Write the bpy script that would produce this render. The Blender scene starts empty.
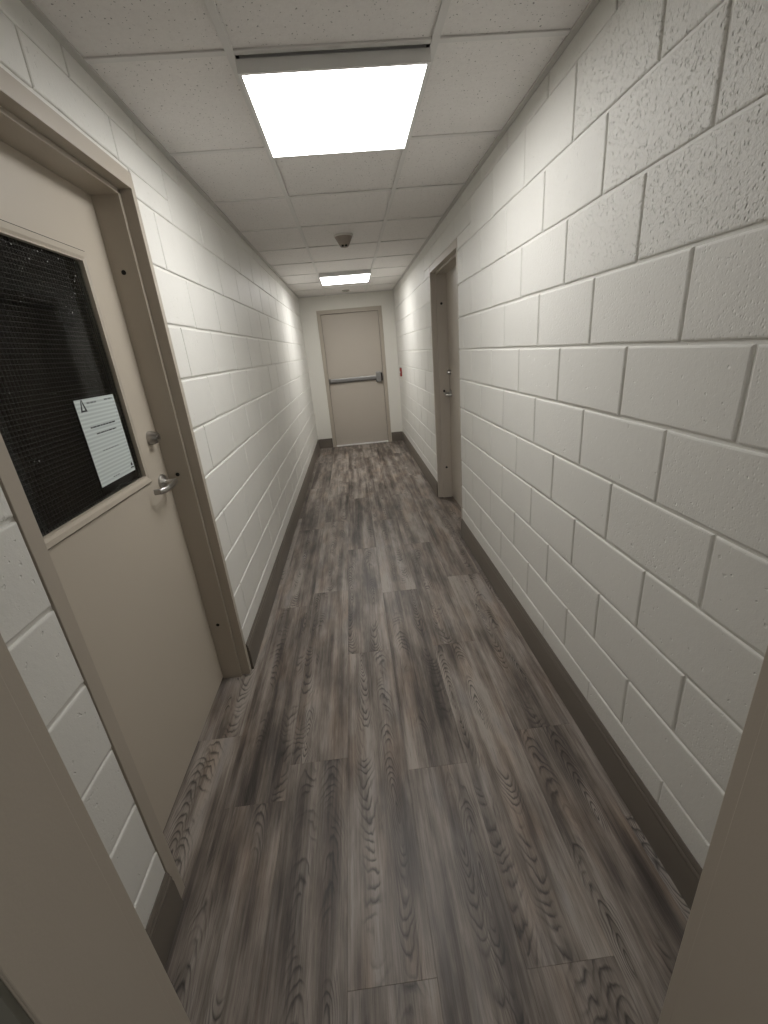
import bpy, bmesh, math, random
from mathutils import Matrix, Vector
random.seed(7)
C = bpy.context.scene.collection
SC = bpy.context.scene

# ------------------------------------------------------------------ camera, world, exposure
CAM_H = 1.5094
cam = bpy.data.cameras.new('camera')
cam.sensor_fit = 'AUTO'; cam.sensor_width = 36.0
cam.lens = 425.29 / 1024.0 * 36.0
cam.clip_start = 0.01; cam.clip_end = 100
co = bpy.data.objects.new('camera', cam); C.objects.link(co)
r = Vector((0.99348, -0.0773672, -0.0837364)); u = Vector((0.105728, 0.3504646, 0.9305891)); f = Vector((0.0426505, 0.933375, -0.3563595))
M4 = Matrix((( r.x, u.x, -f.x, 0), (r.y, u.y, -f.y, 0), (r.z, u.z, -f.z, CAM_H), (0, 0, 0, 1)))
co.matrix_world = M4
SC.camera = co
w = bpy.data.worlds.new('world'); SC.world = w; w.use_nodes = True
w.node_tree.nodes['Background'].inputs[0].default_value = (1.0, 0.96, 0.91, 1)
w.node_tree.nodes['Background'].inputs[1].default_value = 0.30
SC.view_settings.view_transform = 'Standard'; SC.view_settings.look = 'None'
SC.view_settings.gamma = 1; SC.view_settings.use_curve_mapping = False
SC.view_settings.exposure = 0.0
PANEL_NEAR, PANEL_FAR = 14.5, 19.5

# ------------------------------------------------------------------ dimensions (metres)
XL, XR, ZC, YE = -0.6845, 0.7852, 2.349, 7.349
YF = 0.417                              # corridor side of the front wall
BED = [0.055, 0.255, 0.448, 0.647, 0.850, 1.054, 1.260, 1.463, 1.667, 1.872, 2.076, 2.280, 2.349 + .09]

# ------------------------------------------------------------------ helpers
def link(name, me, mat=None, parent=None):
    o = bpy.data.objects.new(name, me); C.objects.link(o)
    if mat is not None and me is not None and not me.materials: me.materials.append(mat)
    if parent is not None: o.parent = parent
    return o
def tag(o, label=None, cat=None, group=None, kind=None):
    if label: o['label'] = label
    if cat: o['category'] = cat
    if group: o['group'] = group
    if kind: o['kind'] = kind
    return o
def empty(name, loc=(0, 0, 0)):
    o = bpy.data.objects.new(name, None); C.objects.link(o); o.location = loc; o.empty_display_size = .05
    return o
def box(bm, x0, x1, y0, y1, z0, z1, bev=0.0):
    b2 = bmesh.new()
    bmesh.ops.create_cube(b2, size=1)
    for v in b2.verts:
        v.co = Vector(((x0 + x1) / 2 + v.co.x * (x1 - x0), (y0 + y1) / 2 + v.co.y * (y1 - y0), (z0 + z1) / 2 + v.co.z * (z1 - z0)))
    if bev: bmesh.ops.bevel(b2, geom=list(b2.edges), offset=bev, segments=2, affect='EDGES', profile=.5)
    me = bpy.data.meshes.new('tmp'); b2.to_mesh(me); b2.free(); bm.from_mesh(me); bpy.data.meshes.remove(me)
def finish(bm, name, smooth=None):
    me = bpy.data.meshes.new(name); bmesh.ops.recalc_face_normals(bm, faces=bm.faces[:]); bm.to_mesh(me); bm.free()
    if smooth is not None:
        for p in me.polygons: p.use_smooth = True
        me.set_sharp_from_angle(angle=smooth)
    return me
def boxes(name, lst, mat, parent=None, bev=0.0, loc=None):
    bm = bmesh.new()
    for b in lst: box(bm, *b, bev=bev)
    o = link(name, finish(bm, name), mat, parent)
    return o
def lathe(bm, prof, n=24, M=None):
    """profile of (radius, height) turned about local z, then moved by M"""
    rings = []
    for (rr, h) in prof:
        if rr < 1e-6: rings.append([bm.verts.new((0, 0, h))])
        else: rings.append([bm.verts.new((rr * math.cos(2 * math.pi * i / n), rr * math.sin(2 * math.pi * i / n), h)) for i in range(n)])
    for a, b in zip(rings, rings[1:]):
        for i in range(n):
            j = (i + 1) % n
            q = [a[i % len(a)], a[j % len(a)], b[j % len(b)], b[i % len(b)]]
            q = list(dict.fromkeys(q))
            if len(q) > 2:
                try: bm.faces.new(q)
                except ValueError: pass
    for rg in (rings[0], rings[-1]):
        if len(rg) > 2: bm.faces.new(rg)
    if M is not None:
        bmesh.ops.transform(bm, matrix=M, verts=[v for rg in rings for v in rg])
def tube(bm, pts, rx, rz=None, n=12, up=Vector((0, 0, 1))):
    rz = rz or rx; rings = []
    for i, p in enumerate(pts):
        p = Vector(p)
        t = (Vector(pts[min(i + 1, len(pts) - 1)]) - Vector(pts[max(i - 1, 0)])).normalized()
        s = t.cross(up).normalized(); v = s.cross(t)
        rings.append([bm.verts.new(p + s * rx * math.cos(2 * math.pi * k / n) + v * rz * math.sin(2 * math.pi * k / n)) for k in range(n)])
    for a, b in zip(rings, rings[1:]):
        for k in range(n): bm.faces.new((a[k], a[(k + 1) % n], b[(k + 1) % n], b[k]))
    bm.faces.new(rings[0]); bm.faces.new(rings[-1])

# ------------------------------------------------------------------ materials
class NT:
    def __init__(s, name):
        s.m = bpy.data.materials.new(name); s.m.use_nodes = True; s.t = s.m.node_tree; s.t.nodes.clear()
        s.out = s.n('ShaderNodeOutputMaterial')
    def n(s, ty, **kw):
        nd = s.t.nodes.new(ty)
        for k, v in kw.items(): setattr(nd, k, v)
        return nd
    def put(s, sock, v):
        if hasattr(v, 'is_output') or isinstance(v, bpy.types.NodeSocket): s.t.links.new(v, sock)
        else: sock.default_value = v
    def math(s, op, a, b=None, c=None, clamp=False):
        nd = s.n('ShaderNodeMath', operation=op, use_clamp=clamp); s.put(nd.inputs[0], a)
        if b is not None: s.put(nd.inputs[1], b)
        if c is not None: s.put(nd.inputs[2], c)
        return nd.outputs[0]
    def vmath(s, op, a, b):
        nd = s.n('ShaderNodeVectorMath', operation=op); s.put(nd.inputs[0], a); s.put(nd.inputs[1], b); return nd.outputs[0]
    def noise(s, vec, scale, detail=2.0, rough=.5, dist=0.0):
        nd = s.n('ShaderNodeTexNoise'); s.put(nd.inputs['Vector'], vec)
        nd.inputs['Scale'].default_value = scale; nd.inputs['Detail'].default_value = detail
        nd.inputs['Roughness'].default_value = rough; nd.inputs['Distortion'].default_value = dist
        return nd.outputs['Fac']
    def ramp(s, fac, stops):
        nd = s.n('ShaderNodeValToRGB'); s.put(nd.inputs[0], fac); cr = nd.color_ramp
        while len(cr.elements) < len(stops): cr.elements.new(.5)
        for e, (p, c) in zip(cr.elements, stops):
            e.position = p; e.color = (c, c, c, 1) if isinstance(c, (int, float)) else (*c, 1)
        return nd.outputs[0]
    def mix(s, fac, a, b, blend='MIX'):
        nd = s.n('ShaderNodeMix', data_type='RGBA', blend_type=blend); s.put(nd.inputs[0], fac); s.put(nd.inputs[6], a); s.put(nd.inputs[7], b); return nd.outputs[2]
    def bump(s, h, strength=1.0, dist=.001, normal=None):
        nd = s.n('ShaderNodeBump'); s.put(nd.inputs['Strength'], strength); nd.inputs['Distance'].default_value = dist
        s.put(nd.inputs['Height'], h)
        if normal is not None: s.put(nd.inputs['Normal'], normal)
        return nd.outputs[0]
    def bsdf(s, col, rough=.5, metal=0.0, normal=None, spec=.5, **kw):
        b = s.n('ShaderNodeBsdfPrincipled'); s.put(b.inputs['Base Color'], (*col, 1) if isinstance(col, tuple) and len(col) == 3 else col)
        s.put(b.inputs['Roughness'], rough); b.inputs['Metallic'].default_value = metal; b.inputs['Specular IOR Level'].default_value = spec
        if normal is not None: s.put(b.inputs['Normal'], normal)
        for k, v in kw.items(): s.put(b.inputs[k], v)
        s.t.links.new(b.outputs[0], s.out.inputs[0]); return b
    def pos(s): return s.n('ShaderNodeNewGeometry').outputs['Position']
    def obj(s): return s.n('ShaderNodeTexCoord').outputs['Object']
    def info(s, k): return s.n('ShaderNodeObjectInfo').outputs[k]

def plain(name, col, rough=.5, metal=0.0, bs=0.0, bscale=400., spec=.5, var=.04):
    m = NT(name); p = m.pos()
    v = m.noise(p, 6, 3); c = m.mix(m.math('MULTIPLY', v, var * 2), (*col, 1), (*(k * .72 for k in col), 1))
    nrm = m.bump(m.noise(p, bscale, 2), bs, .0006) if bs else None
    m.bsdf(c, rough, metal, nrm, spec); return m.m

def block_paint():
    m = NT('block_paint'); p = m.pos()
    fine = m.noise(p, 260, 3, .6); mid = m.noise(p, 55, 3, .55); big = m.noise(p, 7, 2)
    vor = m.n('ShaderNodeTexVoronoi', feature='F1'); m.put(vor.inputs['Vector'], m.vmath('MULTIPLY', p, (1, 1, .8))); vor.inputs['Scale'].default_value = 120
    pit = m.math('SUBTRACT', 1.0, m.math('SMOOTH_MIN', m.math('MULTIPLY', vor.outputs['Distance'], 2.6), 1.0, .2))
    clump = m.ramp(m.noise(p, 38, 2, .6), [(.40, 0.0), (.56, 1.0)])
    rgh = m.n('ShaderNodeSeparateColor'); m.put(rgh.inputs[0], m.info('Color'))
    pits = m.math('MULTIPLY', m.math('MULTIPLY', pit, clump), m.math('MULTIPLY', rgh.outputs[0], -3.0))
    few = m.math('MULTIPLY', m.ramp(m.noise(p, 62, 1, .4), [(.72, 0.0), (.78, 1.0)]), -.9)
    coarse = m.math('MULTIPLY', m.noise(p, 105, 3, .65), m.math('MULTIPLY_ADD', rgh.outputs[0], 2.0, .12))
    h = m.math('ADD', m.math('ADD', m.math('MULTIPLY', fine, .22), m.math('MULTIPLY', mid, .35)), m.math('ADD', m.math('ADD', pits, few), coarse))
    nrm = m.bump(h, 1.0, .0016)
    col = m.mix(big, (.80, .79, .745, 1), (.765, .755, .71, 1))
    col = m.mix(m.math('MULTIPLY', m.ramp(mid, [(.6, 0.0), (.75, 1.0)]), .15), col, (.66, .65, .60, 1))
    m.bsdf(col, m.math('MULTIPLY_ADD', mid, .15, .42), 0, nrm, .4); return m.m

def plank_vinyl():
    m = NT('plank_vinyl'); o = m.obj(); rnd = m.info('Random')
    off = m.n('ShaderNodeCombineXYZ'); m.put(off.inputs[0], m.math('MULTIPLY', rnd, 37.0)); m.put(off.inputs[1], m.math('MULTIPLY', rnd, 91.0)); m.put(off.inputs[2], m.math('MULTIPLY', rnd, 53.0))
    q = m.vmath('ADD', o, off.outputs[0])
    sx = m.n('ShaderNodeSeparateXYZ'); m.put(sx.inputs[0], o); X, Y = sx.outputs[0], sx.outputs[1]
    def st(kx, ky): return m.vmath('MULTIPLY', q, (kx, ky, 1))
    warp = m.math('MULTIPLY_ADD', m.noise(st(3, 2.2), 1, 2), .07, -.035)
    jit = m.math('MULTIPLY_ADD', m.noise(st(45, 16), 1, 2, .5), .010, -.005)
    blot = m.noise(st(9, 1.6), 1, 3, .55)
    blot2 = m.noise(st(16, 3.5), 1.0, 4, .6)
    streak = m.noise(st(130, 3.0), 1, 4, .65)
    hair = m.noise(st(520, 9.0), 1, 2, .6)
    band = m.noise(st(24, .7), 1, 2, .5)
    cath = None; masks = None
    for (ka, kb, kc) in ((7.13, 3.71, 0.0), (13.7, 9.3, .5)):
        fr = m.math('FRACT', m.math('MULTIPLY_ADD', rnd, ka, kc))
        fr2 = m.math('FRACT', m.math('MULTIPLY_ADD', rnd, kb, kc * 1.7))
        uu = m.math('ADD', m.math('ADD', X, warp), m.math('MULTIPLY_ADD', fr, .2, -.10))
        vv = m.math('MULTIPLY', m.math('ADD', Y, m.math('MULTIPLY_ADD', fr2, 1.2, -.6)), .22)
        vv = m.math('ADD', vv, m.math('MULTIPLY_ADD', m.noise(st(8, 4.5), 1.0, 2), .05, -.025))
        us = m.math('MULTIPLY', uu, 1.6)
        rr = m.math('SQRT', m.math('ADD', m.math('MULTIPLY', us, us), m.math('MULTIPLY', vv, vv)))
        rr = m.math('ADD', rr, jit)
        ring = m.math('FRACT', m.math('MULTIPLY', rr, 118.0))
        line = m.ramp(ring, [(0, 0.0), (.45, .12), (.78, 1.0), (.92, .35), (1.0, 0.0)])
        g = m.math('DIVIDE', uu, .032)
        mask = m.math('POWER', 2.718, m.math('MULTIPLY', m.math('MULTIPLY', g, g), -1.0))
        mask = m.math('MULTIPLY', mask, m.ramp(m.noise(st(6, 2.6), 1.0 + ka * .1, 1), [(.45, 0.0), (.54, 1.0)]))
        lm = m.math('MULTIPLY', line, mask)
        cath = lm if cath is None else m.math('MAXIMUM', cath, lm)
        masks = mask if masks is None else m.math('MAXIMUM', masks, mask)
    tone = m.math('ADD', m.math('MULTIPLY', blot, 1.35), m.math('ADD', m.math('MULTIPLY', streak, .62), m.math('MULTIPLY', blot2, .95)))
    tone = m.math('ADD', tone, m.math('MULTIPLY', hair, .3))
    tone = m.math('ADD', tone, m.math('MULTIPLY_ADD', rnd, .10, -1.66))
    tone = m.math('ADD', tone, m.math('MULTIPLY', band, 1.1))
    base = m.ramp(tone, [(.04, (.050, .041, .035)), (.30, (.118, .097, .082)), (.54, (.218, .184, .157)), (.86, (.36, .318, .28))])
    warm = m.ramp(m.noise(st(7, 1.9), 1.3, 2), [(.5, 0.0), (.72, 1.0)])
    base = m.mix(m.math('MULTIPLY', warm, .45), base, m.mix(1.0, base, (1.12, .92, .76, 1), 'MULTIPLY'))
    cool = m.ramp(m.noise(st(10, 2.4), 1.7, 2), [(.55, 0.0), (.72, 1.0)])
    base = m.mix(m.math('MULTIPLY', cool, .6), base, m.mix(1.0, base, (.72, .76, .84, 1), 'MULTIPLY'))
    col = m.mix(m.math('MULTIPLY', cath, .85), base, (.020, .017, .015, 1))
    fleck = m.ramp(m.noise(st(90, 16), 1, 2, .7), [(.70, 0.0), (.80, 1.0)])
    col = m.mix(m.math('MULTIPLY', fleck, .30), col, (.30, .28, .25, 1))
    pore = m.ramp(m.noise(st(420, 14), 1, 2, .6), [(.56, 0.0), (.68, 1.0)])
    col = m.mix(m.math('MULTIPLY', pore, .35), col, (.03, .026, .022, 1))
    hgt = m.math('ADD', m.math('MULTIPLY', streak, .5), m.math('MULTIPLY', m.noise(q, 180, 2), .5))
    hgt = m.math('SUBTRACT', hgt, m.math('MULTIPLY', cath, .5))
    nrm = m.bump(hgt, .5, .0008)
    m.bsdf(col, m.math('MULTIPLY_ADD', blot2, .14, .36), 0, nrm, .42); return m.m

def tile_face():
    m = NT('ceiling_tile'); p = m.pos()
    n1 = m.noise(p, 110, 2, .6)
    hole = m.ramp(m.noise(m.vmath('MULTIPLY', p, (1, .8, 1)), 135, 1, .4), [(.70, 0.0), (.735, 1.0)])
    big = m.noise(p, 3, 2)
    col = m.mix(big, (.90, .875, .85, 1), (.85, .825, .80, 1))
    col = m.mix(m.math('MULTIPLY', m.ramp(m.noise(p, 60, 3, .7), [(.4, 0.0), (.7, 1.0)]), .2), col, (.68, .65, .63, 1))
    col = m.mix(m.math('MULTIPLY', hole, .7), col, (.16, .15, .14, 1))
    nrm = m.bump(m.math('SUBTRACT', n1, m.math('MULTIPLY', hole, 1.5)), .7, .0012)
    m.bsdf(col, .9, 0, nrm, .2); return m.m

def emitter(name, col, s):
    m = NT(name); e = m.n('ShaderNodeEmission'); e.inputs[0].default_value = (*col, 1); e.inputs[1].default_value = s
    m.t.links.new(e.outputs[0], m.out.inputs[0]); return m.m
def glass_mat(name, tint, rough):
    m = NT(name)
    fr = m.n('ShaderNodeFresnel'); fr.inputs[0].default_value = 1.5
    tr = m.n('ShaderNodeBsdfTransparent'); tr.inputs[0].default_value = (*tint, 1)
    gl = m.n('ShaderNodeBsdfGlossy'); gl.inputs['Roughness'].default_value = rough
    nrm = m.bump(m.noise(m.pos(), 30, 2), .12, .001); m.t.links.new(nrm, gl.inputs['Normal'])
    mx = m.n('ShaderNodeMixShader'); m.t.links.new(fr.outputs[0], mx.inputs[0]); m.t.links.new(tr.outputs[0], mx.inputs[1]); m.t.links.new(gl.outputs[0], mx.inputs[2])
    m.t.links.new(mx.outputs[0], m.out.inputs[0]); return m.m
def paper_mat():
    m = NT('notice_paper'); s = m.n('ShaderNodeSeparateXYZ'); m.put(s.inputs[0], m.obj())
    st = m.math('FRACT', m.math('MULTIPLY', s.outputs[2], 1 / .0118))
    ln = m.ramp(st, [(0, 0.0), (.30, 1.0), (.55, 1.0), (.8, 0.0)])
    col = m.mix(m.math('MULTIPLY', ln, .5), (.64, .70, .68, 1), (.36, .41, .41, 1))
    m.bsdf(col, .6); return m.m

M = dict(
    block=block_paint(), plank=plank_vinyl(), tile=tile_face(),
    smoothwall=plain('end_wall_paint', (.79, .77, .71), .5, 0, .35, 160),
    taupe=plain('taupe_enamel', (.46, .408, .338), .42, 0, .25, 220),
    leaf=plain('taupe_door_enamel', (.535, .478, .395), .46, 0, .35, 150),
    grey_taupe=plain('grey_taupe_enamel', (.51, .46, .395), .45, 0, .3, 150),
    base=plain('baseboard_vinyl', (.165, .142, .118), .42, 0, .2, 120, var=.2),
    grid=plain('grid_enamel', (.78, .765, .74), .5),
    angle=plain('wall_angle_enamel', (.60, .585, .555), .5),
    white=plain('white_enamel', (.86, .85, .83), .45),
    nickel=plain('satin_nickel', (.47, .455, .435), .30, 1.0),
    dark_nickel=plain('dark_brushed_metal', (.20, .19, .18), .4, 1.0),
    alu=plain('brushed_aluminium', (.34, .335, .33), .38, 1.0),
    black=plain('black_rubber', (.008, .008, .008), .7),
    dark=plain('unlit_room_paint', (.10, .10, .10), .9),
    room=plain('room_side_shade_paint', (.12, .115, .09), .8), strip=plain('jamb_end_shade', (.15, .145, .115), .8),  # room-side wall and jamb end: shade of the unlit room put into the colour
    red=plain('red_plastic', (.32, .025, .02), .4),
    detector=plain('detector_plastic', (.34, .29, .25), .5),
    detector_rim=plain('detector_rim_plastic', (.66, .64, .60), .5),
    wire=plain('glazing_wire', (.045, .047, .044), .4, .5),
    speck=plain('paint_speck', (.55, .57, .55), .6),
    ink=plain('printed_ink', (.03, .032, .035), .7), lightink=plain('pale_printed_ink', (.20, .22, .22), .7),
    paper=paper_mat(), glass=glass_mat('door_glass', (.80, .84, .82), .03), sleeve=glass_mat('clear_sleeve', (.86, .88, .88), .12),
    led=emitter('led_diffuser', (1.0, .985, .965), PANEL_NEAR), led_far=emitter('led_diffuser_far', (1.0, .985, .965), PANEL_FAR),
    slab=plain('concrete', (.3, .3, .29), .9), brass=plain('sprinkler_plate', (.42, .40, .36), .5),
)

# ------------------------------------------------------------------ floor and its planks
floor = boxes('floor', [(-1.3, 1.2, -1.2, YE + .25, -.15, -.008)], M['slab'])
tag(floor, 'dark grey-brown wood-look vinyl plank floor running down the corridor', 'floor', kind='structure')
PW, PL = .2305, 1.29
cols = {-5: .35, -4: 1.43 - PL, -3: 1.113 - PL, -2: 1.256 - PL, -1: .588 - PL, 0: 1.168 - PL, 1: 1.868 - 2 * PL, 2: 1.28 - PL, 3: .9 - PL}
for k, j0 in cols.items():
    x0 = -.175 + (k + 1) * PW; x1 = x0 + PW
    lo, hi = XL - .17, XR + .15
    a, b = max(x0, lo), min(x1, hi)
    if b - a < .005: continue
    y = j0
    while y > -1.0: y -= PL
    while y < YE + .03:
        ya, yb = max(y, -1.0), min(y + PL, YE + .03)
        if yb - ya > .01:
            bm = bmesh.new(); g = .0002
            hw, hl = (b - a) / 2 - g, (yb - ya) / 2 - g
            box(bm, -hw, hw, -hl, hl, -.008, 0, bev=0)
            top = [e for e in bm.edges if all(v.co.z > -.001 for v in e.verts)]
            bmesh.ops.bevel(bm, geom=top, offset=.0004, segments=1, affect='EDGES')
            o = link('plank', finish(bm, 'plank'), M['plank'], floor); o.location = ((a + b) / 2, (ya + yb) / 2, 0)
        y += PL

# ------------------------------------------------------------------ block walls
_cache = {}
def block_mesh(bw, bh, sgn, var):
    key = (round(bw, 3), round(bh, 3), sgn, var)
    if key in _cache: return _cache[key]
    rg = random.Random(hash((key[0], key[1], var)) & 0xffff)
    per = []
    nu, nv = max(1, round(bw / .1)), max(1, round(bh / .1))
    hw, hh = bw / 2, bh / 2
    for i in range(nu): per.append((-hw + bw * i / nu, -hh, 0, -1))
    for i in range(nv): per.append((hw, -hh + bh * i / nv, 1, 0))
    for i in range(nu): per.append((hw - bw * i / nu, hh, 0, 1))
    for i in range(nv): per.append((-hw, hh - bh * i / nv, -1, 0))
    bm = bmesh.new(); rings = []
    jit = [(rg.uniform(-.0012, .0008), rg.uniform(-.0012, .0008)) for _ in per]
    for (d, ins) in ((-.045, 0), (-.0045, 0), (-.0014, .0018), (0, .0055)):
        ring = []
        for (a, b, nx, ny), (ja, jb) in zip(per, jit):
            sa = a * (1 - ins / hw) + (ja if d > -.04 else 0); sb = b * (1 - ins / hh) + (jb if d > -.04 else 0)
            ring.append(bm.verts.new((sgn * d, sa, sb)))
        rings.append(ring)
    n = len(per)
    for a, b in zip(rings, rings[1:]):
        for i in range(n): bm.faces.new((a[i], a[(i + 1) % n], b[(i + 1) % n], b[i]))
    bm.faces.new(rings[-1]); bm.faces.new(rings[0])
    me = finish(bm, 'block', smooth=math.radians(10)); me.materials.append(M['block'])
    _cache[key] = me; return me

JW = .009
def lay_wall(wall, x, sgn, y_first, par0, openings, ya, yb, rough_fn):
    """sgn = direction of the wall's outward normal along x"""
    rg = random.Random(3 if sgn > 0 else 5)
    for k in range(len(BED) - 1):
        z0, z1 = BED[k], min(BED[k + 1], ZC + .03)
        off = y_first + (.2045 if (k + par0) % 2 else 0)
        y = off
        while y > ya: y -= .409
        while y < yb:
            a, b = max(y, ya), min(y + .409, yb)
            y += .409
            e0, e1 = (.004 if k == 11 else 0), (.004 if k == 10 else 0)
            segs = [(a, b, z0 - e0, z1 + e1)]
            for (oy0, oy1, oz) in openings:
                new = []
                for (p, q, c, d) in segs:
                    if q <= oy0 or p >= oy1 or c >= oz: new.append((p, q, c, d)); continue
                    top = oz + .008 if d > oz else d
                    if p < oy0: new.append((p, oy0, c, top))
                    if q > oy1: new.append((oy1, q, c, top))
                    if d > oz: new.append((p, q, oz, d))
                segs = new
            for (p, q, c, d) in segs:
                if q - p < .025 or d - c < .03: continue
                me = block_mesh(q - p - (.001 if k == 0 else .0085 if (sgn < 0 and p < 2.0) else .005), d - c - JW, sgn, rg.randrange(4))
                o = link('block', me, None, wall)
                o.location = (x + rg.uniform(-.0008, .0008), (p + q) / 2 + rg.uniform(-.001, .001), (c + d) / 2 + rg.uniform(-.0008, .0008))
                rr = rough_fn((p + q) / 2, (c + d) / 2)
                o.color = (rr, rr, rr, 1)
REC = .006
LD = (.834, 1.850, 2.148)              # left door frame outer: y0, y1, top
RD = (3.206, 4.240, 2.152)             # right door frame outer
wl = boxes('wall_left', [(XL - .2, XL - REC, YF - .15, LD[0], 0, ZC + .1), (XL - .2, XL - REC, LD[1], YE + .2, 0, ZC + .1), (XL - .2, XL - REC, LD[0], LD[1], LD[2], ZC + .1)], M['block'])
wl.color = (.1, .1, .1, 1)
tag(wl, 'cream painted concrete block wall with the half-glazed door in it', 'wall', kind='structure')
wr = boxes('wall_right', [(XR + REC, XR + .2, YF - .15, RD[0], 0, ZC + .1), (XR + REC, XR + .2, RD[1], YE + .2, 0, ZC + .1), (XR + REC, XR + .2, RD[0], RD[1], RD[2], ZC + .1)], M['block'])
wr.color = (.1, .1, .1, 1)
tag(wr, 'cream painted concrete block wall with a deeply recessed door and red alarm box', 'wall', kind='structure')
rq = random.Random(11)
def rough_right(y, z):
    return (.85 if (z > 1.70 and y < 1.5) else .30 if (z > 1.55 and y < 2.2) else rq.choice((.02, .05, .08, .14)))
def rough_left(y, z): return rq.choice((.02, .04, .06, .10))
lay_wall(wr, XR, -1, 1.034, 1, [(RD[0], RD[1], RD[2])], YF, YE, rough_right)
lay_wall(wl, XL, 1, 1.99, 1, [(LD[0], LD[1], LD[2] + .012)], LD[0] + .02, YE, rough_left)
lay_wall(wl, XL, 1, LD[0], 1, [(LD[0], LD[1], LD[2] + .012)], YF, LD[0], rough_left)

# end wall with door opening, front wall with the doorway the photo is taken through
DE = (-.436, .584, 2.148)
we = boxes('wall_end', [(XL - .2, DE[0], YE, YE + .2, 0, ZC + .1), (DE[1], XR + .2, YE, YE + .2, 0, ZC + .1), (DE[0], DE[1], YE, YE + .2, DE[2], ZC + .1)], M['smoothwall'])
tag(we, 'smooth cream painted wall around the push-bar door', 'wall', kind='structure')
FX0, FX1, FZ = -.411, .505, 2.10
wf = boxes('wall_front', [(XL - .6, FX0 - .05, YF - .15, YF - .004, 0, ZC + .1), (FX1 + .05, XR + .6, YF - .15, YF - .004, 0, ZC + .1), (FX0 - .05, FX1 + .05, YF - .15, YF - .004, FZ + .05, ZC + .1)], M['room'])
tag(wf, 'wall around the open doorway at the near end of the corridor', 'wall', kind='structure')
tf = empty('trim_1', (0, YF, 0))
tag(tf, 'taupe steel frame of the open doorway at the near end', 'door frame', kind='structure')
for s, x in ((-1, FX0), (1, FX1)):
    a, b = sorted((x, x + s * .052))
    c, d = sorted((x - s * .003, x + s * .03))
    jb = boxes('jamb', [(a, b, -.154, .004, 0, FZ + .05)], M['taupe'], tf, bev=.0015)
    boxes('jamb_shade_strip', [(a + .0005, b - .0005, -.162, -.1545, 0, FZ + .04)], M['strip'], jb)  # added dark strip that paints the jamb's back end as shaded
    boxes('jamb_lip', [(c, d, -.1525, -.019, 0, FZ)], M['taupe'], jb, bev=.0012)
boxes('head', [(FX0 + .003, FX1 - .003, -.154, .004, FZ, FZ + .05)], M['taupe'], tf, bev=.0015)

# ------------------------------------------------------------------ ceiling
ceil = boxes('ceiling', [(XL - .2, XR + .2, YF - .15, YE + .2, ZC + .1, ZC + .2)], M['slab'])
tag(ceil, 'suspended ceiling of speckled off-white tiles in a steel grid', 'ceiling', kind='structure')
TX = [XL, -.2525, .3535, XR]
TY0, TP = 1.662, .622
rows = [TY0 + TP * k for k in range(-2, 10)]
L_ROWS = (rows.index(TY0), rows.index(TY0) + 6)
edges = rows + [YE]
tw = .012
for i in range(len(edges) - 1):
    for c in range(3):
        if c == 1 and i in L_ROWS: continue
        x0, x1, y0, y1 = TX[c], TX[c + 1], edges[i], edges[i + 1]
        if y1 - y0 < .02: continue
        rg2 = random.Random(i * 7 + c)
        o = boxes('ceiling_tile', [(x0 + .003, x1 - .003, y0 + .003, y1 - .003, ZC + .0055 + rg2.uniform(0, .003), ZC + .02)], M['tile'], ceil)
def tee(name, x0, x1, y0, y1, z=ZC):
    return boxes(name, [(x0, x1, y0, y1, z, z + .0052)], M['grid'], ceil, bev=.0006)
for x in TX[1:3]: tee('main_tee', x - tw, x + tw, YF, YE)
for y in rows[1:]:
    for c in range(3):
        tee('cross_tee', TX[c] + (tw if c else 0), TX[c + 1] - (tw if c < 2 else 0), y - tw * .9, y + tw * .9, ZC + .0012)
for x0, x1, y0, y1 in ((XL, XL + .023, YF, YE), (XR - .023, XR, YF, YE), (XL + .023, XR - .023, YE - .022, YE)):
    boxes('wall_angle', [(x0, x1, y0, y1, ZC - .0015, ZC + .0055)], M['angle'], ceil, bev=.0005)

# ------------------------------------------------------------------ baseboards
BH = .158
def baseboard(name, x, sgn, y0, y1, label):
    """profile swept along y; sgn = outward normal"""
    prof = [(0, 0), (.013, 0), (.013, .112), (.0105, .118), (.0105, .126), (.012, .129), (.0105, .134), (.0075, .138), (.0085, .145), (.006, .151), (.003, BH), (0, BH)]
    bm = bmesh.new(); A = []; B = []
    for d, z in prof:
        A.append(bm.verts.new((x + sgn * d, y0, z + .0005))); B.append(bm.verts.new((x + sgn * d, y1, z + .0005)))
    n = len(prof)
    for i in range(n): bm.faces.new((A[i], A[(i + 1) % n], B[(i + 1) % n], B[i]))
    bm.faces.new(A); bm.faces.new(B)
    o = link(name, finish(bm, name, smooth=math.radians(30)), M['base']); return tag(o, label, 'baseboard', kind='structure')
baseboard('baseboard_left', XL, 1, LD[1] + .004, YE, 'dark grey moulded baseboard between the half-glazed door and the end wall')
baseboard('baseboard_left', XL, 1, YF + .001, LD[0] - .003, 'short dark grey baseboard between the open doorway and the half-glazed door')
baseboard('baseboard_right', XR, -1, YF + .001, RD[0] - .002, 'long dark grey moulded baseboard from the open doorway to the recessed door')
baseboard('baseboard_right', XR, -1, RD[1] + .002, YE, 'dark grey moulded baseboard between the recessed door and the end wall')
for x0, x1, lb in ((XL + .013, DE[0] - .003, 'short dark baseboard piece on the end wall at the hinge side of push-bar door'), (DE[1] + .003, XR - .013, 'short dark baseboard piece on the end wall at the latch side of push-bar door')):
    o = boxes('baseboard_end', [(x0, x1, YE - .013, YE, .0005, .126), (x0, x1, YE - .010, YE, .126, .146), (x0, x1, YE - .006, YE, .146, BH)], M['base'])
    tag(o, lb, 'baseboard', kind='structure')

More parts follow.
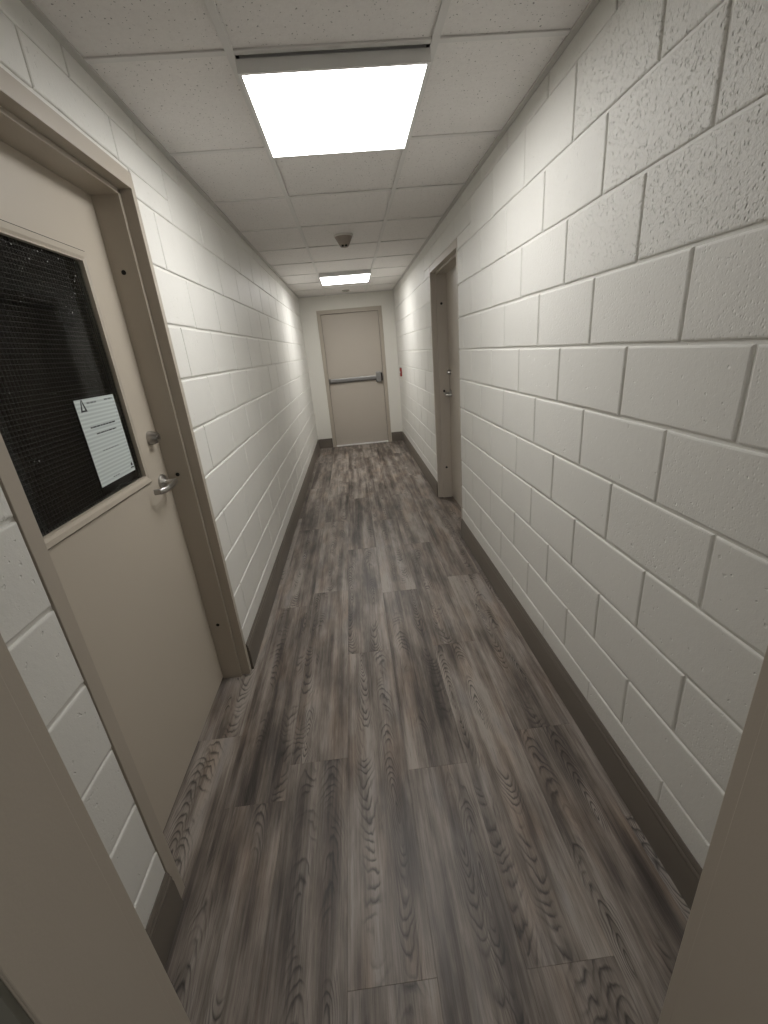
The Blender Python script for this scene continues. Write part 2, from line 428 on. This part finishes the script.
# ------------------------------------------------------------------ hollow steel door frames (along a side wall)
def side_frame(parent, x, sgn, y0, y1, top, depth, step, fn, ff_, fw, mat):
    """wall face at x, normal sgn; recess runs to x - sgn*depth (the door's face)"""
    def bx_(d0, d1, ya, yb, za, zb):
        p, q = sorted((x + sgn * d0, x + sgn * d1)); return (p, q, ya, yb, za, zb)
    pr = .0015
    fr = boxes('door_frame', [
        bx_(pr, -step, y0, y0 + fn, 0, top), bx_(pr, -step, y1 - ff_, y1, 0, top), bx_(pr, -step, y0 + fn - .002, y1 - ff_ + .002, top - fw, top)], mat, parent, bev=.0012)
    st = boxes('door_stop', [
        bx_(-step, -depth, y0 + .002, y0 + fn + .015, 0, top - fw), bx_(-step, -depth, y1 - ff_ - .015, y1 - .002, 0, top - fw), bx_(-step, -depth, y0 + .002, y1 - .002, top - fw - .015, top - .002)], mat, parent, bev=.0012)
    boxes('rear_frame', [bx_(-depth, -depth - .052, y0 + .002, y0 + fn - .004, 0, top), bx_(-depth, -depth - .052, y1 - ff_ + .004, y1 - .002, 0, top), bx_(-depth, -depth - .052, y0 + .002, y1 - .002, top - fw + .004, top - .002)], mat, parent)
    return fr, st
def silencer(parent, pt, nrm, rad=.0075):
    bm = bmesh.new(); q = Vector(nrm).to_track_quat('Z', 'Y').to_matrix().to_4x4()
    lathe(bm, [(0, 0), (rad, 0), (rad, .0012), (rad * .6, .002), (0, .002)], 16, Matrix.Translation(pt) @ q)
    return link('silencer', finish(bm, 'silencer'), M['black'], parent)
def cyl(name, prof, pt, axis, mat, parent, n=28):
    bm = bmesh.new(); q = Vector(axis).to_track_quat('Z', 'Y').to_matrix().to_4x4()
    lathe(bm, prof, n, Matrix.Translation(pt) @ q)
    return link(name, finish(bm, name, smooth=math.radians(35)), mat, parent)
def bar(name, pts, rx, rz, mat, parent, n=12):
    bm = bmesh.new(); tube(bm, pts, rx, rz, n)
    return link(name, finish(bm, name, smooth=math.radians(40)), mat, parent)
def lever_set(parent, x, sgn, y, z, dirn, mat):
    ro = cyl('lever_rose', [(0, 0), (.034, 0), (.034, .007), (.031, .010), (.020, .013), (.015, .018), (0, .018)], (x, y, z), (sgn, 0, 0), mat, parent)
    X = lambda d: x + sgn * d
    bar('lever_neck', [(X(.012), y, z), (X(.040), y, z), (X(.058), y, z)], .0115, .0115, mat, ro)
    bm = bmesh.new()
    tube(bm, [(X(.052), y - dirn * .012, z), (X(.055), y + dirn * .01, z - .001), (X(.056), y + dirn * .05, z - .004), (X(.053), y + dirn * .095, z - .006), (X(.040), y + dirn * .118, z - .006), (X(.018), y + dirn * .122, z - .006)], .0065, .0115, 12)
    link('lever_arm', finish(bm, 'lever_arm', smooth=math.radians(40)), mat, ro)
    return ro

# ---- door_1: half-glazed door on the left
XD = XL - .133
d1 = empty('door_1', (0, 0, 0))
tag(d1, 'closed taupe steel door with a wired glass window and a notice', 'door', kind='structure')
FN, FF, FW = .042, .028, .052
fr1, st1 = side_frame(d1, XL, 1, LD[0], LD[1], LD[2], .133, .040, FN, FF, FW, M['taupe'])
for z in (1.845, 1.088, .325): silencer(st1, (XD + .042, LD[1] - FF - .015 - .0002, z), (0, -1, 0), .0082)
dy0, dy1, dz1 = LD[0] + FN - .002, LD[1] - FF + .002, LD[2] - FW + .002
wy0, wy1, wz0, wz1 = 1.010, 1.630, 1.131, 1.866           # window hole
boxes('door_leaf', [(XD - .045, XD, dy0, wy0, .012, dz1), (XD - .045, XD, wy1, dy1, .012, dz1), (XD - .045, XD, wy0, wy1, .012, wz0), (XD - .045, XD, wy0, wy1, wz1, dz1)], M['leaf'], d1)
k0, k1, k2, k3 = .985, 1.657, 1.105, 1.884               # glazing kit outer
def kit(bm, d0, d1_, a, b):
    # sloped bead, mitred, around the window
    O = [(k0 + a, k2 + a), (k1 - a, k2 + a), (k1 - a, k3 - a), (k0 + a, k3 - a)]
    I = [(k0 + b, k2 + b), (k1 - b, k2 + b), (k1 - b, k3 - b), (k0 + b, k3 - b)]
    ov = [bm.verts.new((XD + d0, y, z)) for y, z in O]; iv = [bm.verts.new((XD + d1_, y, z)) for y, z in I]
    for i in range(4): bm.faces.new((ov[i], ov[(i + 1) % 4], iv[(i + 1) % 4], iv[i]))
bm = bmesh.new()
seq = [(0.0005, .0015), (.006, .002), (.0075, .004), (.0065, .018), (.003, .026), (.003, .030), (-.010, .030)]
for (da, a), (db, b) in zip(seq, seq[1:]): kit(bm, da, db, a, b)
bmesh.ops.remove_doubles(bm, verts=bm.verts[:], dist=1e-6)
gk = link('glazing_bead', finish(bm, 'glazing_bead'), M['leaf'], d1)
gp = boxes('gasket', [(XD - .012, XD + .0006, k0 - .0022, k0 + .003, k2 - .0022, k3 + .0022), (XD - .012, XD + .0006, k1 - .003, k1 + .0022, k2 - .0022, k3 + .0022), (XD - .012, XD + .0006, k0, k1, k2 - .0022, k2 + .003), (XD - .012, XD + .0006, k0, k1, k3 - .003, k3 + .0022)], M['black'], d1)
gy0, gy1, gz0, gz1 = k0 + .02, k1 - .02, k2 + .02, k3 - .02
GX = XD - .012
pane = boxes('glass_pane', [(GX - .006, GX, gy0, gy1, gz0, gz1)], M['glass'], d1)
bm = bmesh.new(); pitch = .0127; t = .00035
y = gy0 + pitch / 2
while y < gy1: box(bm, GX - .0006, GX + .0002, y - t, y + t, gz0, gz1); y += pitch
z = gz0 + pitch / 2
while z < gz1: box(bm, GX - .0006, GX + .0002, gy0, gy1, z - t, z + t); z += pitch
wm = link('wire_mesh', finish(bm, 'wire_mesh'), M['wire'], pane); wm['kind'] = 'stuff'
bm = bmesh.new(); rs = random.Random(21)
for i in range(46):
    yy = rs.uniform(1.29, 1.61); zz = 1.850 - abs(rs.gauss(0, .12))
    if rs.random() < .25: yy = rs.uniform(1.10, 1.61); zz = rs.uniform(1.3, 1.85)
    sz = rs.choice((.0006, .0008, .001, .0016))
    box(bm, GX, GX + .0004, yy - sz, yy + sz, zz - sz, zz + sz)
sp = link('paint_specks', finish(bm, 'paint_specks'), M['speck'], pane); sp['kind'] = 'stuff'
db = cyl('deadbolt', [(0, 0), (.027, 0), (.027, .005), (.0255, .016), (.0205, .030), (.019, .034), (0, .034)], (XD, 1.741, 1.260), (1, 0, 0), M['nickel'], d1)
cyl('keyway', [(0, 0), (.008, 0), (.008, .0022), (0, .0022)], (XD + .034, 1.741, 1.260), (1, 0, 0), M['dark_nickel'], db)
lever_set(d1, XD, 1, 1.743, 1.076, -1, M['nickel'])
# unlit store room seen through the glass
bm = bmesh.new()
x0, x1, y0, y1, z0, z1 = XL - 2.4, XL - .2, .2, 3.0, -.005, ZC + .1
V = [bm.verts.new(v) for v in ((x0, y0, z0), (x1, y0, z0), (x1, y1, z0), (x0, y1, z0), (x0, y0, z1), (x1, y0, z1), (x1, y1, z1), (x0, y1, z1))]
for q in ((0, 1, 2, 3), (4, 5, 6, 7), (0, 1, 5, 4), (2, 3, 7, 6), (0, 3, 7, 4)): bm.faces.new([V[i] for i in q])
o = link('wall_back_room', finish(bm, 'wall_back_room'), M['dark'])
tag(o, 'walls of the unlit room behind the wired glass door window', 'wall', kind='structure')

# notice on the window
nt = empty('notice', (GX + .0012, 1.478, 1.308))
tag(nt, 'printed white paper notice in a clear sleeve on the door window', 'notice')
pw, ph = .225, .271
boxes('clear_sleeve', [(-.0008, -.0001, -pw / 2 - .004, pw / 2 + .004, -ph / 2 - .020, ph / 2 + .001)], M['sleeve'], nt)
pp = boxes('paper', [(0, .0006, -pw / 2, pw / 2, -ph / 2, ph / 2)], M['paper'], nt)
def words(name, y0, y1, z, h, mat, seed):
    bm = bmesh.new(); rr_ = random.Random(seed); y = y0
    while y < y1 - .003:
        wl_ = min(rr_.uniform(.008, .022), y1 - y)
        box(bm, .0006, .0009, y, y + wl_, z - h / 2, z + h / 2); y += wl_ + .003
    o = link(name, finish(bm, name), mat, pp); o['kind'] = 'stuff'
words('print_line', -.072, .080, .048, .0044, M['ink'], 1)
words('print_line', -.050, .070, .026, .0040, M['ink'], 2)
words('print_line', -.045, .055, -.030, .0026, M['lightink'], 3)
words('print_line', -.035, .010, -.121, .0026, M['lightink'], 4)
words('print_line', -.052, .000, .122, .005, M['lightink'], 5)
words('print_line', .050, .098, .124, .005, M['lightink'], 6)
bm = bmesh.new()                                             # small triangular emblem
def tri(pts, d):
    a = [bm.verts.new((.0006, y, z)) for y, z in pts]; b = [bm.verts.new((d, y, z)) for y, z in pts]
    n = len(pts); bm.faces.new(b)
    for i in range(n): bm.faces.new((a[i], a[(i + 1) % n], b[(i + 1) % n], b[i]))
tri([(-.093, .098), (-.085, .098), (-.078, .128), (-.080, .134)], .001)
tri([(-.076, .124), (-.070, .124), (-.060, .098), (-.068, .098)], .001)
tri([(-.086, .098), (-.066, .098), (-.068, .103), (-.084, .103)], .0011)
tri([(-.078, .134), (-.074, .134), (-.070, .122), (-.074, .122)], .0012)
link('emblem', finish(bm, 'emblem'), M['ink'], pp)
bm = bmesh.new(); lathe(bm, [(.006, .0006), (.006, .001), (0, .001)], 12, Matrix.Translation((0, .098, -.110)) @ Matrix.Rotation(math.pi / 2, 4, 'Y'))
box(bm, .0006, .001, .088, .108, -.123, -.119)
link('seal', finish(bm, 'seal'), M['ink'], pp)

# ---- door_2: recessed door on the right
XD2 = XR + .142
d2 = empty('door_2', (0, 0, 0))
tag(d2, 'closed taupe door set deep in the block wall beside a lever handle', 'door', kind='structure')
fr2, st2 = side_frame(d2, XR, -1, RD[0], RD[1], RD[2], .142, .045, .024, .030, FW, M['grey_taupe'])
for z in (1.849, 1.085, .325): silencer(st2, (XD2 - .052, RD[1] - .030 - .0152, z), (0, -1, 0), .011)
boxes('door_leaf', [(XD2, XD2 + .045, RD[0] + .022, RD[1] - .028, .012, RD[2] - FW + .002)], M['grey_taupe'], d2)
lever_set(d2, XD2, -1, RD[1] - .030 - .075, 1.065, -1, M['nickel'])
db = cyl('deadbolt', [(0, 0), (.024, 0), (.024, .004), (.0225, .014), (.018, .026), (0, .027)], (XD2, RD[1] - .030 - .075, 1.255), (-1, 0, 0), M['nickel'], d2)
# thin dark curved ridge on the floor where the door meets the jamb
bar('floor_arc_ridge', [(XR + .010, RD[1] - .030 - .03, .002), (XR + .045, RD[1] - .030 - .06, .002), (XR + .085, RD[1] - .030 - .14, .002), (XR + .115, RD[1] - .030 - .28, .002), (XR + .132, RD[1] - .030 - .5, .002)], .004, .003, M['base'], d2, 8)

# ---- door_3: end door with push bar
d3 = empty('door_3', (0, 0, 0))
tag(d3, 'grey-taupe steel exit door with a horizontal push bar in the end wall', 'door', kind='structure')
x0, x1, zt = DE; ff = .058; Y = YE
boxes('door_frame', [(x0, x0 + ff, Y - .012, Y + .14, 0, zt), (x1 - ff, x1, Y - .012, Y + .14, 0, zt), (x0 + ff - .002, x1 - ff + .002, Y - .012, Y + .14, zt - ff, zt)], M['taupe'], d3, bev=.0015)
YD = Y + .030
boxes('door_leaf', [(x0 + ff + .003, x1 - ff - .003, YD, YD + .045, .022, zt - ff - .004)], M['grey_taupe'], d3, bev=.001)
boxes('gap_seal', [(x0 + ff - .001, x0 + ff + .004, YD + .006, YD + .03, .0, zt - ff), (x1 - ff - .004, x1 - ff + .001, YD + .006, YD + .03, .0, zt - ff), (x0 + ff, x1 - ff, YD + .006, YD + .03, zt - ff - .005, zt - ff + .001)], M['black'], d3)
boxes('threshold', [(x0 + ff + .001, x1 - ff - .001, Y + .004, YD + .06, .0, .018)], M['white'], d3, bev=.002)
bxp = boxes('push_bar', [(-.345, .415, YD - .058, YD - .018, 1.066, 1.118)], M['alu'], d3, bev=.006)
boxes('bar_rail', [(-.350, .420, YD - .020, YD, 1.045, 1.098)], M['dark_nickel'], bxp, bev=.003)
boxes('end_cap', [(-.372, -.340, YD - .060, YD, 1.046, 1.124)], M['dark_nickel'], bxp, bev=.006)
lb = boxes('latch_case', [(.405, .492, YD - .064, YD, 1.010, 1.175)], M['alu'], d3, bev=.012)
boxes('latch_bolt', [(.490, .508, YD - .045, YD - .001, 1.03, 1.15)], M['black'], lb, bev=.003)

# ------------------------------------------------------------------ ceiling lights
def panel_light(i, label, led):
    y0 = rows[i] + .020; y1 = y0 + .598; x0, x1 = TX[1] + .010, TX[2] - .010; zb = ZC - .036
    t = empty('ceiling_light', ((x0 + x1) / 2, (y0 + y1) / 2, ZC)); tag(t, label, 'light', 'square panel lights in the corridor ceiling')
    X, Yh = (x1 - x0) / 2, (y1 - y0) / 2; dz = zb - ZC; b = .011
    boxes('frame', [(-X, X, -Yh, -Yh + b, dz, -.0015), (-X, X, Yh - b, Yh, dz, -.0015), (-X, -X + b, -Yh + b, Yh - b, dz, -.0015), (X - b, X, -Yh + b, Yh - b, dz, -.0015)], M['white'], t, bev=.001)
    boxes('housing', [(-X + b, X - b, -Yh + b, Yh - b, dz + .012, .03)], M['white'], t)
    boxes('diffuser', [(-X + b, X - b, -Yh + b, Yh - b, dz + .001, dz + .006)], M[led], t)
    return t
panel_light(L_ROWS[0], 'lit square panel light between the half-glazed door and the smoke detector', 'led')
panel_light(L_ROWS[1], 'lit square panel light just in front of the push-bar exit door', 'led_far')

# smoke detector, sprinkler cover
sd = empty('smoke_detector', (.054, 3.835, ZC + .005)); tag(sd, 'small conical smoke detector on the ceiling tile between the two lights', 'smoke detector')
D = Matrix.Rotation(math.pi, 4, 'X')
bm = bmesh.new(); lathe(bm, [(0, 0), (.074, 0), (.074, .010), (.070, .013), (0, .013)], 32, D); link('base_plate', finish(bm, 'base', math.radians(35)), M['detector_rim'], sd)
bm = bmesh.new(); lathe(bm, [(0, .013), (.068, .013), (.062, .024), (.034, .074), (.028, .080), (0, .081)], 32, D); hd = link('sensor_cone', finish(bm, 'cone', math.radians(35)), M['detector'], sd)
for s in (-1, 1):
    bm = bmesh.new(); box(bm, s * .013 - .009, s * .013 + .009, -.036, -.020, -.081, -.069, bev=.002)
    link('vent_slot', finish(bm, 'vent_slot'), M['black'], hd)
sk = empty('sprinkler_cover', (.05, 6.95, ZC + .005)); tag(sk, 'small flat round sprinkler plate on the ceiling beyond the far light', 'sprinkler')
bm = bmesh.new(); lathe(bm, [(0, 0), (.055, 0), (.055, .006), (.050, .010), (0, .011)], 28, D); pl = link('cover_plate', finish(bm, 'plate', math.radians(35)), M['brass'], sk)
bm = bmesh.new(); lathe(bm, [(0, .011), (.036, .011), (.034, .016), (0, .017)], 28, D); link('cover_cap', finish(bm, 'cap', math.radians(35)), M['brass'], pl)

# fire alarm pull station on the right wall
pa = empty('fire_alarm_box', (XR, 6.93, 1.155)); tag(pa, 'small red fire alarm pull box on the block wall beside the exit door', 'fire alarm')
boxes('case', [(-.024, 0, -.045, .045, -.062, .062)], M['red'], pa, bev=.005)
boxes('pull_handle', [(-.030, -.022, -.034, .034, -.012, .012)], M['white'], pa, bev=.003)
boxes('top_plate', [(-.026, -.002, -.040, .040, .052, .066)], M['dark_nickel'], pa, bev=.002)
